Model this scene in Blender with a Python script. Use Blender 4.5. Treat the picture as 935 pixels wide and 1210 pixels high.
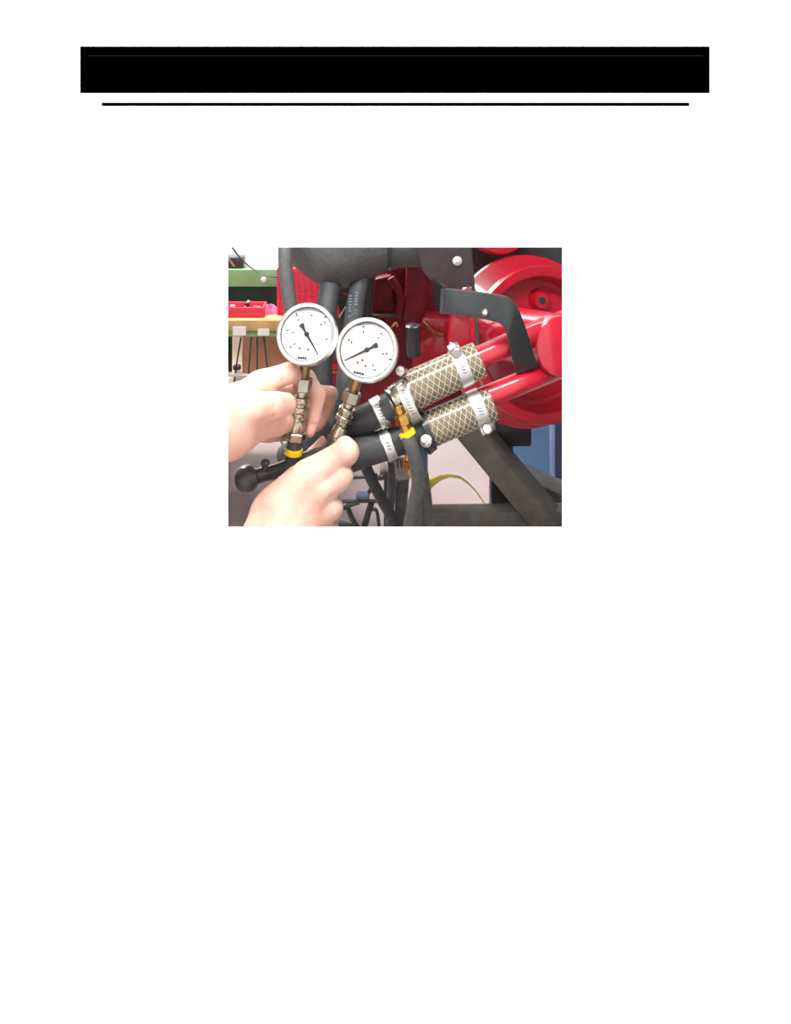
import bpy, bmesh, math, random
import numpy as np
from mathutils import Vector, Matrix

random.seed(7)
scene = bpy.context.scene
COL = scene.collection
for o in list(bpy.data.objects):
    bpy.data.objects.remove(o)

# ------------------------------------------------------------------ camera
EYE = 1.0          # eye height in metres
F = 1000.0         # focal length in pixels of the 935 x 1210 frame
PX, PY = 467.5, 100.0   # principal point (shift lens, picture plane upright)
cam_d = bpy.data.cameras.new('camera')
cam = bpy.data.objects.new('camera', cam_d)
COL.objects.link(cam)
cam.location = (0, 0, EYE)
cam.rotation_euler = (math.pi / 2, 0, 0)
cam_d.sensor_fit = 'VERTICAL'
cam_d.sensor_height = 24.0
cam_d.lens = F * 24.0 / 1210.0
cam_d.shift_y = -(605.0 - PY) / 1210.0
cam_d.clip_start = 0.01
scene.camera = cam

# ------------------------------------------------------------------ light
world = bpy.data.worlds.new('world')
scene.world = world
world.use_nodes = True
bg = world.node_tree.nodes['Background']
bg.inputs[0].default_value = (1.0, 1.0, 1.0, 1)
bg.inputs[1].default_value = 0.55


def lamp(name, loc, target, energy, sx, sy, color=(1, 1, 1)):
    d = bpy.data.lights.new(name, 'AREA')
    d.shape = 'RECTANGLE'
    d.size, d.size_y = sx, sy
    d.energy = energy
    d.color = color
    o = bpy.data.objects.new(name, d)
    COL.objects.link(o)
    o.location = loc
    v = Vector(target) - Vector(loc)
    o.rotation_euler = v.to_track_quat('-Z', 'Y').to_euler()
    return o


# strip lamp out of view above the hands, hung well below the ceiling
lamp('unseen_lamp', (-0.17, 0.66, 1.30), (-0.17, 1.0, 0.65), 11.5, 0.84, 0.035, (1.0, 0.98, 0.95))
# added area light out of view above the page, whitening its front
lamp('page_fill_light', (0.0, 0.38, 2.3), (0.0, 0.40, 0.0), 560, 1.8, 0.08)
lamp('unseen_lamp', (-1.0, 2.4, 2.2), (-0.7, 2.8, 0.5), 110, 1.2, 0.2, (1.0, 0.98, 0.96))  # added lamp, no such fixture in view, brightens the back wall
lamp('unseen_lamp', (0.7, 1.75, 2.25), (0.7, 1.8, 0.0), 15, 1.2, 0.2, (1.0, 0.98, 0.96))  # another added lamp, lifts the blue cabinet, stand and floor at right

vs = scene.view_settings
vs.view_transform = 'Standard'
vs.look = 'None'
vs.gamma = 1.0
vs.use_curve_mapping = False
vs.exposure = 0.1


# ------------------------------------------------------------------ helpers
def P(px, py, Y):
    """point of the place that lies Y metres in front of the camera plane"""
    return Vector(((px - PX) * Y / F, Y, EYE - (py - PY) * Y / F))


def lin(c):
    c = c / 255.0
    return c / 12.92 if c <= 0.04045 else ((c + 0.055) / 1.055) ** 2.4


def rgb(r, g, b):
    return (lin(r), lin(g), lin(b), 1.0)


MATS = {}


def mat(name, col, rough=0.5, metal=0.0, var=0.0, scale=60.0, bump=0.0, spec=0.5, coat=0.0, sss=0.0, coatr=0.06):
    if name in MATS:
        return MATS[name]
    m = bpy.data.materials.new(name)
    m.use_nodes = True
    nt = m.node_tree
    b = nt.nodes['Principled BSDF']
    b.inputs['Roughness'].default_value = rough
    b.inputs['Metallic'].default_value = metal
    b.inputs['Specular IOR Level'].default_value = spec
    b.inputs['Coat Weight'].default_value = coat
    b.inputs['Coat Roughness'].default_value = coatr
    if sss:
        b.inputs['Subsurface Weight'].default_value = sss
        b.inputs['Subsurface Radius'].default_value = (0.012, 0.005, 0.003)
        b.inputs['Subsurface Scale'].default_value = 0.5
    b.inputs['Base Color'].default_value = col
    if var > 0 or bump > 0:
        tc = nt.nodes.new('ShaderNodeTexCoord')
        nz = nt.nodes.new('ShaderNodeTexNoise')
        nz.inputs['Scale'].default_value = scale
        nz.inputs['Detail'].default_value = 4.0
        nt.links.new(tc.outputs['Object'], nz.inputs['Vector'])
        if var > 0:
            r = nt.nodes.new('ShaderNodeValToRGB')
            c = np.array(col[:3])
            lo, hi = c * (1 - var), np.clip(c * (1 + var), 0, 1)
            r.color_ramp.elements[0].position = 0.3
            r.color_ramp.elements[1].position = 0.7
            r.color_ramp.elements[0].color = (*lo, 1)
            r.color_ramp.elements[1].color = (*hi, 1)
            nt.links.new(nz.outputs['Fac'], r.inputs['Fac'])
            nt.links.new(r.outputs['Color'], b.inputs['Base Color'])
        if bump > 0:
            bp = nt.nodes.new('ShaderNodeBump')
            bp.inputs['Strength'].default_value = bump
            bp.inputs['Distance'].default_value = 0.001
            nt.links.new(nz.outputs['Fac'], bp.inputs['Height'])
            nt.links.new(bp.outputs['Normal'], b.inputs['Normal'])
    MATS[name] = m
    return m


def frame_of(d):
    d = Vector(d).normalized()
    a = Vector((0, 0, 1)) if abs(d.z) < 0.9 else Vector((1, 0, 0))
    u = d.cross(a).normalized()
    return d, u, d.cross(u).normalized()


class MB:
    """collects shapes of ONE part"""

    def __init__(self):
        self.v, self.f = [], []

    def add(self, vs_, fs_):
        n = len(self.v)
        self.v += [Vector(v) for v in vs_]
        self.f += [[i + n for i in f] for f in fs_]
        return self

    def rings(self, rings, cap0=True, cap1=True, closed=False):
        n = len(rings[0])
        vs_ = [p for r in rings for p in r]
        fs_ = []
        m = len(rings)
        for i in range(m if closed else m - 1):
            j = (i + 1) % m
            for k in range(n):
                l = (k + 1) % n
                fs_.append([i * n + k, i * n + l, j * n + l, j * n + k])
        if not closed:
            if cap0:
                fs_.append(list(range(n))[::-1])
            if cap1:
                fs_.append([(m - 1) * n + k for k in range(n)])
        return self.add(vs_, fs_)

    def tube(self, pts, r, seg=14, sub=6, smooth=True, cap=True):
        pts = [Vector(p) for p in pts]
        rs = r if isinstance(r, (list, tuple)) else [r] * len(pts)
        if smooth and len(pts) > 2:
            q, qr = [], []
            for i in range(len(pts) - 1):
                p0 = pts[max(i - 1, 0)]
                p1, p2 = pts[i], pts[i + 1]
                p3 = pts[min(i + 2, len(pts) - 1)]
                for s in range(sub):
                    t = s / sub
                    q.append(0.5 * ((2 * p1) + (p2 - p0) * t + (2 * p0 - 5 * p1 + 4 * p2 - p3) * t * t + (3 * p1 - p0 - 3 * p2 + p3) * t ** 3))
                    qr.append(rs[i] * (1 - t) + rs[i + 1] * t)
            q.append(pts[-1])
            qr.append(rs[-1])
            pts, rs = q, qr
        d, u, w = frame_of(pts[1] - pts[0])
        rings = []
        for i, p in enumerate(pts):
            if i == 0:
                t = pts[1] - pts[0]
            elif i == len(pts) - 1:
                t = pts[-1] - pts[-2]
            else:
                t = pts[i + 1] - pts[i - 1]
            t.normalize()
            u = (u - t * u.dot(t)).normalized()
            w = t.cross(u)
            rings.append([p + (u * math.cos(a) + w * math.sin(a)) * rs[i] for a in [2 * math.pi * k / seg for k in range(seg)]])
        return self.rings(rings, cap, cap)

    def lathe(self, origin, axis, prof, seg=28, cap0=True, cap1=True, phase=0.0, up=None):
        """prof = [(t, r), ...] along axis"""
        origin = Vector(origin)
        d, u, w = frame_of(axis)
        if up is not None:
            u = Vector(up)
            u = (u - d * u.dot(d)).normalized()
            w = d.cross(u)
        rings = []
        for t, r in prof:
            c = origin + d * t
            rings.append([c + (u * math.cos(a) + w * math.sin(a)) * max(r, 1e-5) for a in [phase + 2 * math.pi * k / seg for k in range(seg)]])
        return self.rings(rings, cap0, cap1)

    def box(self, c, sx, sy, sz, ax=(1, 0, 0), ay=(0, 1, 0), az=(0, 0, 1)):
        c, ax, ay, az = Vector(c), Vector(ax), Vector(ay), Vector(az)
        vs_ = [c + ax * (sx * i) + ay * (sy * j) + az * (sz * k) for i in (-.5, .5) for j in (-.5, .5) for k in (-.5, .5)]
        return self.add(vs_, [[0, 1, 3, 2], [4, 6, 7, 5], [0, 4, 5, 1], [2, 3, 7, 6], [0, 2, 6, 4], [1, 5, 7, 3]])

    def plate(self, pts, thick, n):
        """closed outline (front side) extruded by thick along n"""
        n = Vector(n).normalized() * thick
        k = len(pts)
        vs_ = [Vector(p) for p in pts] + [Vector(p) + n for p in pts]
        fs_ = [list(range(k)), [k + i for i in range(k)][::-1]]
        for i in range(k):
            j = (i + 1) % k
            fs_.append([i, i + k, j + k, j])
        return self.add(vs_, fs_)

    def build(self, name, m, parent=None, smooth=True, bevel=0.0, at=None, angle=40):
        return make(name, self.v, self.f, m, parent, smooth, bevel, at, angle)


def root_of(o):
    while o.parent is not None:
        o = o.parent
    return o


def make(name, vs_, fs_, m, parent=None, smooth=True, bevel=0.0, at=None, angle=40, fixn=True):
    if parent is not None:
        org = Vector(root_of(parent).location)
    elif at is not None:
        org = Vector(at)
    else:
        a = np.array([tuple(v) for v in vs_])
        org = Vector((*((a.min(0) + a.max(0)) / 2)[:2], a[:, 2].min()))
    me = bpy.data.meshes.new(name)
    me.from_pydata([tuple(Vector(v) - org) for v in vs_], [], fs_)
    if fixn or bevel > 0:
        bm = bmesh.new()
        bm.from_mesh(me)
        if fixn:
            bmesh.ops.recalc_face_normals(bm, faces=bm.faces[:])
        if bevel > 0:
            es = [e for e in bm.edges if len(e.link_faces) == 2 and e.calc_face_angle(0) > 0.5]
            bmesh.ops.bevel(bm, geom=es, offset=bevel, segments=2, affect='EDGES', profile=0.5, clamp_overlap=True)
        bm.to_mesh(me)
        bm.free()
    me.materials.append(m)
    if smooth:
        me.polygons.foreach_set('use_smooth', [True] * len(me.polygons))
        try:
            me.set_sharp_from_angle(angle=math.radians(angle))
        except Exception:
            pass
    me.update()
    o = bpy.data.objects.new(name, me)
    COL.objects.link(o)
    if parent is not None:
        o.parent = parent
    else:
        o.location = org
    return o


def tag(o, label, cat, group=None, kind=None):
    o['label'] = label
    o['category'] = cat
    if group:
        o['group'] = group
    if kind:
        o['kind'] = kind
    return o


def thing(name, loc, label, cat, group=None):
    o = bpy.data.objects.new(name, None)
    o.empty_display_size = 0.02
    COL.objects.link(o)
    o.location = loc
    return tag(o, label, cat, group)


def struct(o, label=None):
    o['kind'] = 'structure'
    if label:
        o['label'] = label
    return o


# ------------------------------------------------------------------ materials
M_paper = mat('page_white', (0.9, 0.9, 0.9, 1), 1.0, spec=0.0)
M_ink = mat('ink_black', (0.0, 0.0, 0.0, 1), 1.0, spec=0.0)
M_ink2 = mat('ink_grey', rgb(13, 13, 13), 1.0, spec=0.0)
M_rubber = mat('black_rubber', rgb(64, 67, 70), 0.55, var=0.15, scale=200, bump=0.15, spec=0.4)
M_rubber2 = mat('grey_rubber', rgb(88, 91, 92), 0.5, var=0.15, scale=150, bump=0.1, spec=0.45)
M_blackpl = mat('black_plastic', rgb(54, 57, 60), 0.2, var=0.15, scale=120, spec=0.5)
M_blackpaint = mat('black_paint', rgb(48, 53, 55), 0.28, var=0.12, scale=90, bump=0.05, spec=0.5)
M_frame = mat('frame_paint', rgb(82, 79, 75), 0.5, var=0.25, scale=40, bump=0.1, spec=0.4)
M_red = mat('red_paint', rgb(184, 18, 44), 0.32, var=0.08, scale=30, spec=0.4, coat=1.0)
M_red2 = mat('red_casting', rgb(128, 24, 38), 0.5, var=0.25, scale=50, bump=0.2, spec=0.4)
M_steel = mat('steel', rgb(215, 213, 208), 0.38, 1.0, var=0.12, scale=120)
M_dullsteel = mat('dull_steel', rgb(150, 144, 138), 0.55, 0.6, var=0.2, scale=80)
M_nickel = mat('nickel_fitting', rgb(182, 182, 166), 0.24, 1.0, var=0.15, scale=90)
M_zinc = mat('zinc_band', rgb(232, 232, 230), 0.4, 1.0, var=0.1, scale=200)
M_brass = mat('brass', rgb(206, 160, 84), 0.25, 1.0, var=0.15, scale=100)
M_olive = mat('dull_brass', rgb(150, 128, 92), 0.35, 1.0, var=0.15, scale=100)
M_bezel = mat('bezel_steel', rgb(236, 234, 232), 0.35, 1.0)
M_dial = mat('dial_white', rgb(240, 240, 238), 0.6, spec=0.3)
M_dialgrey = mat('dial_bubble_shade', rgb(182, 180, 186), 0.6, spec=0.3)
M_bezelshade = mat('bezel_shade_grey', rgb(92, 90, 96), 0.6)
M_slot = mat('slot_grey', rgb(108, 108, 112), 0.6)
M_print = mat('dial_print', rgb(48, 50, 58), 0.7, spec=0.2)
M_print2 = mat('dial_print_brown', rgb(112, 90, 52), 0.7, spec=0.2)
M_yellow = mat('yellow_ring', rgb(250, 215, 20), 0.4, var=0.05, scale=60)
M_ystrap = mat('yellow_strap', rgb(205, 196, 40), 0.5, var=0.12, scale=60)
M_hose = mat('clear_hose_tan', rgb(116, 104, 84), 0.2, var=0.2, scale=70, spec=0.6, coat=0.5)
M_braid = mat('white_braid', rgb(200, 192, 174), 0.4, spec=0.5)
M_skin = mat('skin', rgb(238, 206, 192), 0.5, var=0.10, scale=32, bump=0.25, spec=0.35, sss=0.05)
for e_, c_ in zip([n for n in M_skin.node_tree.nodes if n.type == 'VALTORGB'][0].color_ramp.elements, (rgb(208, 156, 140), rgb(230, 192, 176))):
    e_.color = c_
M_nail = mat('nail', rgb(240, 196, 186), 0.3, spec=0.5)
M_floor = mat('concrete_floor', rgb(152, 137, 135), 0.75, var=0.05, scale=6, bump=0.1, spec=0.2)
M_wall = mat('white_wall', rgb(245, 245, 243), 0.8, var=0.02, scale=8, spec=0.2)
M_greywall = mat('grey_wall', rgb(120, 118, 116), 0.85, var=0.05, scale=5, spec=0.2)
M_blue = mat('blue_paint', rgb(122, 174, 230), 0.45, var=0.05, scale=9, spec=0.4)
M_dkblue = mat('dark_blue_paint', rgb(70, 92, 130), 0.5, var=0.1, scale=20)
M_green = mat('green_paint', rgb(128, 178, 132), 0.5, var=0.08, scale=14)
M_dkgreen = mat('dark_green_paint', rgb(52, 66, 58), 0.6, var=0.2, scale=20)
M_wood = mat('bench_wood', rgb(206, 168, 112), 0.6, var=0.2, scale=30, bump=0.1)
M_brown = mat('brown_board', rgb(166, 130, 122), 0.7, var=0.15, scale=16)
M_pink = mat('pink_cloth', rgb(250, 130, 170), 0.9, var=0.25, scale=40, spec=0.1)
M_redpl = mat('red_plastic', rgb(222, 54, 82), 0.4, var=0.06, scale=20)
M_card = mat('white_card', rgb(245, 245, 242), 0.8, spec=0.2)
M_wire = mat('green_wire', rgb(90, 140, 100), 0.5)
M_filter = mat('blue_filter_paint', rgb(82, 100, 122), 0.4, var=0.08, scale=40)

# ------------------------------------------------------------------ setting
o = MB().box((0, 1.6, -0.02), 6.0, 3.4, 0.04).build('floor', M_floor, smooth=False)
struct(o)
o = MB().box((0, 3.02, 1.15), 6.0, 0.04, 2.3).build('wall_back', M_wall, smooth=False)
struct(o)
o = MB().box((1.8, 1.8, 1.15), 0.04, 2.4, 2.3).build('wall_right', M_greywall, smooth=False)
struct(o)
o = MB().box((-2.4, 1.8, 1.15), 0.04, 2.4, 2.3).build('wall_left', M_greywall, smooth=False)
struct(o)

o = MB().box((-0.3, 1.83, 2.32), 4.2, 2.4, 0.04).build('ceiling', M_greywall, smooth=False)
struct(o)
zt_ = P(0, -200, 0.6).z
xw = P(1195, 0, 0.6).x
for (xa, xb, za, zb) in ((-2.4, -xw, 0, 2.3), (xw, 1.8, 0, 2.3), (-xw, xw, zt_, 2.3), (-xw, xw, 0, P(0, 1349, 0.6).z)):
    o = MB().box(((xa + xb) / 2, 0.62, (za + zb) / 2), xb - xa, 0.038, zb - za).build('front_baffle', M_greywall, smooth=False)  # unseen panels added round the page to keep outside light off the workshop
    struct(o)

# ------------------------------------------------------------------ the printed page with its opening
YP = 0.60
page = thing('printed_page', P(467.5, 1349, YP), 'large upright white page with a black header bar around the picture opening', 'page')


def prect(x0, y0, x1, y1, yf, th):
    a, b = P(x0, y1, YP), P(x1, y0, YP)
    c = (a + b) / 2
    c.y = yf + th / 2
    return MB().box(c, b.x - a.x, th, b.z - a.z)


xs, ys = [-260, 269, 665, 1195], [-200, 292, 624, 1349]
mb = MB()
vv = [P(x, y, YP) for y in ys for x in xs]
vv2 = [v + Vector((0, 0.001, 0)) for v in vv]
ff = []
for j in range(3):
    for i in range(3):
        if i == 1 and j == 1:
            continue
        q = [j * 4 + i, j * 4 + i + 1, j * 4 + 5 + i, j * 4 + 4 + i]
        ff.append(q)
        ff.append([k + 16 for k in q][::-1])
for a, b in ((5, 6), (6, 10), (10, 9), (9, 5)):
    ff.append([a, b, b + 16, a + 16])
out = [0, 1, 2, 3, 7, 11, 15, 14, 13, 12, 8, 4]
for k in range(12):
    a, b = out[k], out[(k + 1) % 12]
    ff.append([a, a + 16, b + 16, b])
mb.add(vv + vv2, ff).build('sheet', M_paper, page, smooth=False)
hb = prect(94.7, 54.7, 839, 110, YP - 0.00004, 0.00004).build('header_bar', M_ink, page, smooth=False)
hb['label'] = 'solid black header bar'
hl = prect(104, 65.2, 831, 66.2, YP - 0.00006, 0.00002).build('header_line', M_ink2, hb, smooth=False)
prect(120, 121, 815, 125.2, YP - 0.00004, 0.00004).build('rule_line', M_ink, page, smooth=False)


# ------------------------------------------------------------------ pressure gauges
def make_gauge(c, Y, Rpx, n, roll, needle_deg, marks, dots, logo, level, stem_a, stem_b, label):
    c0 = P(*c, Y)
    n = Vector(n).normalized()
    up = Vector((0, 0, 1))
    up = (up - n * up.dot(n)).normalized()
    rt = up.cross(n) * 1.0          # right as seen from the front
    if rt.x < 0:
        rt = -rt
    R = Rpx * Y / F
    cr, sr = math.cos(math.radians(roll)), math.sin(math.radians(roll))
    X = rt * cr + up * sr           # dial axes
    Z = up * cr - rt * sr
    g = thing('pressure_gauge', P(*stem_b, Y + 0.01), label, 'gauge', 'pressure gauges held in the hands')

    def D(x, y, h=0.0):             # dial coordinates: unit = dial radius, image right / image up
        return c0 + (rt * x + up * y) * (R * 0.86) + n * h
    depth = 0.026
    MB().lathe(c0, n, [(-depth, R * 0.80), (-depth + 0.002, R * 0.90), (-0.003, R * 0.93), (0.0, R * 0.93)], 48).build('case', M_steel, g)
    # rolled bezel ring with an open front
    MB().lathe(c0, n, [(-0.009, R * 0.93), (-0.008, R), (0.004, R), (0.0068, R * 0.985), (0.0075, R * 0.95), (0.0068, R * 0.90), (0.005, R * 0.875), (0.0045, R * 0.865), (0.0, R * 0.865)], 56, False, False).build('bezel', M_bezel, g)
    MB().lathe(c0, n, [(0.0, R * 0.90), (0.0009, R * 0.895)], 48).build('dial', M_dialgrey, g)  # grey above the liquid line mixes air bubble and bezel shade in its colour
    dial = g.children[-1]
    MB().lathe(c0, n, [(0.0008, R * 0.885), (0.0042, R * 0.862), (0.0046, R * 0.852), (0.0040, R * 0.845), (0.0008, R * 0.84)], 56, False, False).build('bezel_shade', M_bezelshade, g)  # dark ring put in for the bezel's shade round the dial
    dial['label'] = 'white dial seen through clear filling liquid'
    # filled part of the dial under the liquid line
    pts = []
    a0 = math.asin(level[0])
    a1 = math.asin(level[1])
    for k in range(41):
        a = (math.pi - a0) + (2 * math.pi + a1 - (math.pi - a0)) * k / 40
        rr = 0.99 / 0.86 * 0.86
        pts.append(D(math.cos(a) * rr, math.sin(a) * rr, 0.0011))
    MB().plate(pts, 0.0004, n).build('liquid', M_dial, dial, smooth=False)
    for (x, y, dx, dy) in marks:
        p, q = D(x - dx, y - dy, 0.0017), D(x + dx, y + dy, 0.0017)
        e = (q - p)
        ln = e.length
        e.normalize()
        MB().box((p + q) / 2, ln * 1.4, 0.0017, 0.0004, e, n.cross(e), n).build('scale_mark', M_print, dial, smooth=False)
    for (x, y) in dots:
        MB().lathe(D(x, y, 0.0015), n, [(0, 0.0016), (0.0004, 0.0016)], 10).build('dial_dot', M_print2, dial, smooth=False)
    lx, ly, lw, la = logo
    ca, sa = math.cos(math.radians(la)), math.sin(math.radians(la))
    ex = rt * ca + up * sa
    for k in range(4):
        MB().box(D(lx, ly, 0.0017) + ex * (k - 1.5) * lw * R * 0.27, lw * R * 0.24, 0.0024, 0.0004, ex, n.cross(ex), n).build('maker_mark', M_print, dial, smooth=False)
    # pointer
    a = math.radians(needle_deg)
    e = rt * math.cos(a) + up * math.sin(a)
    s = n.cross(e)
    b0 = c0 + n * 0.0026
    L = R * 0.78
    ptr = MB().plate([b0 - e * R * 0.05 + s * 0.0015, b0 - e * R * 0.05 - s * 0.0015, b0 + e * L - s * 0.0005, b0 + e * L + s * 0.0005], 0.0006, n)
    ptr.plate([b0 + s * 0.0011, b0 - e * R * 0.16 + s * 0.0013, b0 - e * R * 0.36 + s * 0.0032, b0 - e * R * 0.39, b0 - e * R * 0.36 - s * 0.0032, b0 - e * R * 0.16 - s * 0.0013, b0 - s * 0.0011], 0.0006, n)
    po = ptr.build('pointer', M_print, g, smooth=False)
    MB().lathe(b0, n, [(-0.0012, 0.0028), (0.0012, 0.0028), (0.0018, 0.0018)], 16).build('pointer_hub', M_print, po)
    # fitting chain below the case
    A, B = P(*stem_a, Y + 0.012), P(*stem_b, Y + 0.012)
    ax = B - A
    L = ax.length
    ax.normalize()
    k = Y / F

    def seg(name, t0, t1, r0, r1, m, sides=24, ch=0.12):
        e0, e1 = t0 * L, t1 * L
        c_ = min((e1 - e0) * ch, 0.0012)
        if sides == 6:
            return MB().lathe(A + ax * e0, ax, [(0, r0 * k * .9), (c_, r0 * k), (e1 - e0 - c_, r1 * k), (e1 - e0, r1 * k * .9)], 6, phase=0.35).build(name, m, g, smooth=False)
        return MB().lathe(A + ax * e0, ax, [(0, r0 * k * .93), (c_, r0 * k), (e1 - e0 - c_, r1 * k), (e1 - e0, r1 * k * .93)], sides).build(name, m, g)
    seg('neck', -0.10, 0.16, 6.8, 6.8, M_olive)
    seg('hex_nut', 0.16, 0.315, 11.2, 11.2, M_nickel, 6)
    seg('neck_ring', 0.315, 0.35, 7.8, 7.8, M_nickel)
    seg('neck_ring', 0.35, 0.39, 6.2, 6.2, M_nickel)
    seg('collar', 0.39, 0.46, 10.2, 10.2, M_nickel)
    seg('body', 0.46, 0.50, 8.2, 8.2, M_nickel)
    seg('collar', 0.50, 0.575, 10.4, 10.4, M_nickel)
    seg('body', 0.575, 0.66, 7.2, 7.2, M_nickel)
    seg('sleeve', 0.66, 0.80, 8.6, 10.6, M_nickel)
    seg('hex_nut', 0.80, 0.905, 12.4, 12.4, M_nickel, 6)
    return g, A, B, ax, L, k


def mk(pts, cx, cy, R):
    return [((x - cx) / R, -(y - cy) / R) for x, y in pts]


m1 = mk([(312, 280), (520, 285), (705, 302), (708, 372), (745, 585), (265, 703), (207, 490), (345, 350), (285, 515), (318, 665), (660, 400)], 475, 530, 350)
marks1 = [(m1[0][0], m1[0][1], .025, -.05)] + [(x, y, .03, .012) for x, y in m1[1:7]] + [(x, y, .012, .03) for x, y in m1[7:]]
g1, A1, B1, ax1, L1, k1 = make_gauge((363, 395), 0.95, 35.8, (-0.11, -0.95, 0.42), 0, -55.5, marks1, mk([(395, 715), (510, 730)], 475, 530, 350), (-0.1, -0.88, .30, -3), (0.86, 0.74), (361, 430), (347.5, 529), 'left pressure gauge with pointer aimed down right, gripped by the upper hand')
m2 = mk([(405, 208), (225, 380), (645, 287), (725, 538), (773, 605), (576, 742), (556, 685), (262, 408), (606, 345), (680, 540), (410, 270)], 468, 495, 350)
marks2 = [(x, y, .03, .012) for x, y in m2[:6]] + [(x, y, .012, .03) for x, y in m2[6:]]
g2, A2, B2, ax2, L2, k2 = make_gauge((434, 413.5), 0.972, 37.0, (-0.08, -0.95, 0.41), 0, -153.5, marks2, mk([(355, 655), (455, 695), (415, 625)], 468, 495, 350), (-0.27, -0.83, .33, -10), (0.86, 0.76), (422, 449), (394, 532), 'right pressure gauge with pointer aimed down left, above the lower hand')

# black hose end with yellow ring under the left gauge
t = thing('hose_coupling', B1, 'black hose end with yellow ring under the left gauge', 'hose coupling')
MB().lathe(A1 + ax1 * L1 * 0.905, ax1, [(0, 8.6 * k1), (0.002, 9.0 * k1), (0.011, 9.0 * k1), (0.03, 9.0 * k1)], 24).build('sleeve', M_rubber, t)
MB().lathe(A1 + ax1 * (L1 * 0.905 + 0.0095), ax1, [(0, 9.6 * k1), (0.0006, 10.6 * k1), (0.0066, 10.6 * k1), (0.0072, 9.6 * k1)], 28).build('ring', M_yellow, t)


# ------------------------------------------------------------------ hands: one continuous surface each
def capsule(Xg, a, b, ra, rb):
    ab = b - a
    l2 = float(ab @ ab) + 1e-12
    t = np.clip(((Xg - a) @ ab) / l2, 0, 1)
    d = np.linalg.norm(Xg - a - t[..., None] * ab, axis=-1)
    return d - (ra + (rb - ra) * t)


def smin(a, b, k):
    h = np.clip(0.5 + 0.5 * (b - a) / k, 0, 1)
    return b * (1 - h) + a * h - k * h * (1 - h)


def surface_nets(f, org, h):
    s = f < 0
    nx, ny, nz = f.shape
    C = (nx - 1, ny - 1, nz - 1)
    acc = np.zeros(C + (3,))
    cnt = np.zeros(C)
    corner = [(i, j, k) for i in (0, 1) for j in (0, 1) for k in (0, 1)]

    def sl(c, arr):
        return arr[c[0]:c[0] + C[0], c[1]:c[1] + C[1], c[2]:c[2] + C[2]]
    for a in corner:
        for ax in range(3):
            if a[ax] == 1:
                continue
            b = list(a)
            b[ax] = 1
            fa, fb = sl(a, f), sl(tuple(b), f)
            cr = sl(a, s) != sl(tuple(b), s)
            t = np.where(cr, fa / np.where(cr, fa - fb, 1), 0)
            for q in range(3):
                acc[..., q] += cr * (a[q] + (t if q == ax else 0))
            cnt += cr
    act = cnt > 0
    idx = -np.ones(C, int)
    idx[act] = np.arange(act.sum())
    ii = np.argwhere(act)
    V = (acc[act] / cnt[act][:, None] + ii) * h + org
    faces = []
    # edges along each axis
    for ax in range(3):
        o1, o2 = [(1, 2), (2, 0), (0, 1)][ax]
        s0 = np.take(s, range(f.shape[ax] - 1), axis=ax)
        s1 = np.take(s, range(1, f.shape[ax]), axis=ax)
        e = np.argwhere(s0 != s1)
        e = e[(e[:, o1] > 0) & (e[:, o2] > 0) & (e[:, o1] < C[o1]) & (e[:, o2] < C[o2])]
        inside = s[e[:, 0], e[:, 1], e[:, 2]]
        d1, d2 = np.zeros(3, int), np.zeros(3, int)
        d1[o1] = 1
        d2[o2] = 1
        q = [e - d1 - d2, e - d2, e, e - d1]
        q = np.stack([idx[c[:, 0], c[:, 1], c[:, 2]] for c in q], 1)
        q[~inside] = q[~inside][:, ::-1]
        faces.append(q[(q >= 0).all(1)])
    return V, np.concatenate(faces)


def hand_mesh(name, palm, fingers, creases, h, label):
    def cv(j):
        return np.array(P(*j[:3])), j[3] / 1000.0
    every = [cv(j) for ch in palm + fingers for j in ch]
    lo = np.min([p - r for p, r in every], 0) - 0.008
    hi = np.max([p + r for p, r in every], 0) + 0.008
    n = np.ceil((hi - lo) / h).astype(int) + 1
    g = np.stack(np.meshgrid(*[lo[i] + h * np.arange(n[i]) for i in range(3)], indexing='ij'), -1)

    def chain(ch, k):
        d = None
        for u, v in zip(ch[:-1], ch[1:]):
            (a, ra), (b, rb) = cv(u), cv(v)
            c = capsule(g, a, b, ra, rb)
            d = c if d is None else smin(d, c, k)
        return d
    D = None
    for ch in palm:
        c = chain(ch, 0.006)
        D = c if D is None else smin(D, c, 0.016)
    Fd = None
    for ch in fingers:
        c = chain(ch, 0.003)
        Fd = c if Fd is None else smin(Fd, c, 0.0012)
    D = smin(D, Fd, 0.007)
    for (p, q, r, *kk) in creases:
        c = capsule(g, np.array(P(*p)), np.array(P(*q)), r / 1000., r / 1000.)
        D = -smin(-D, c, kk[0] if kk else 0.003)
    V, Fc = surface_nets(D, lo, h)
    o = make(name, [Vector(v) for v in V], [list(map(int, q)) for q in Fc], M_skin, None, True, 0, None, 180, fixn=False)
    md = o.modifiers.new('smooth', 'SMOOTH')
    md.factor = 0.5
    md.iterations = 3
    return tag(o, label, 'hand')


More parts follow.
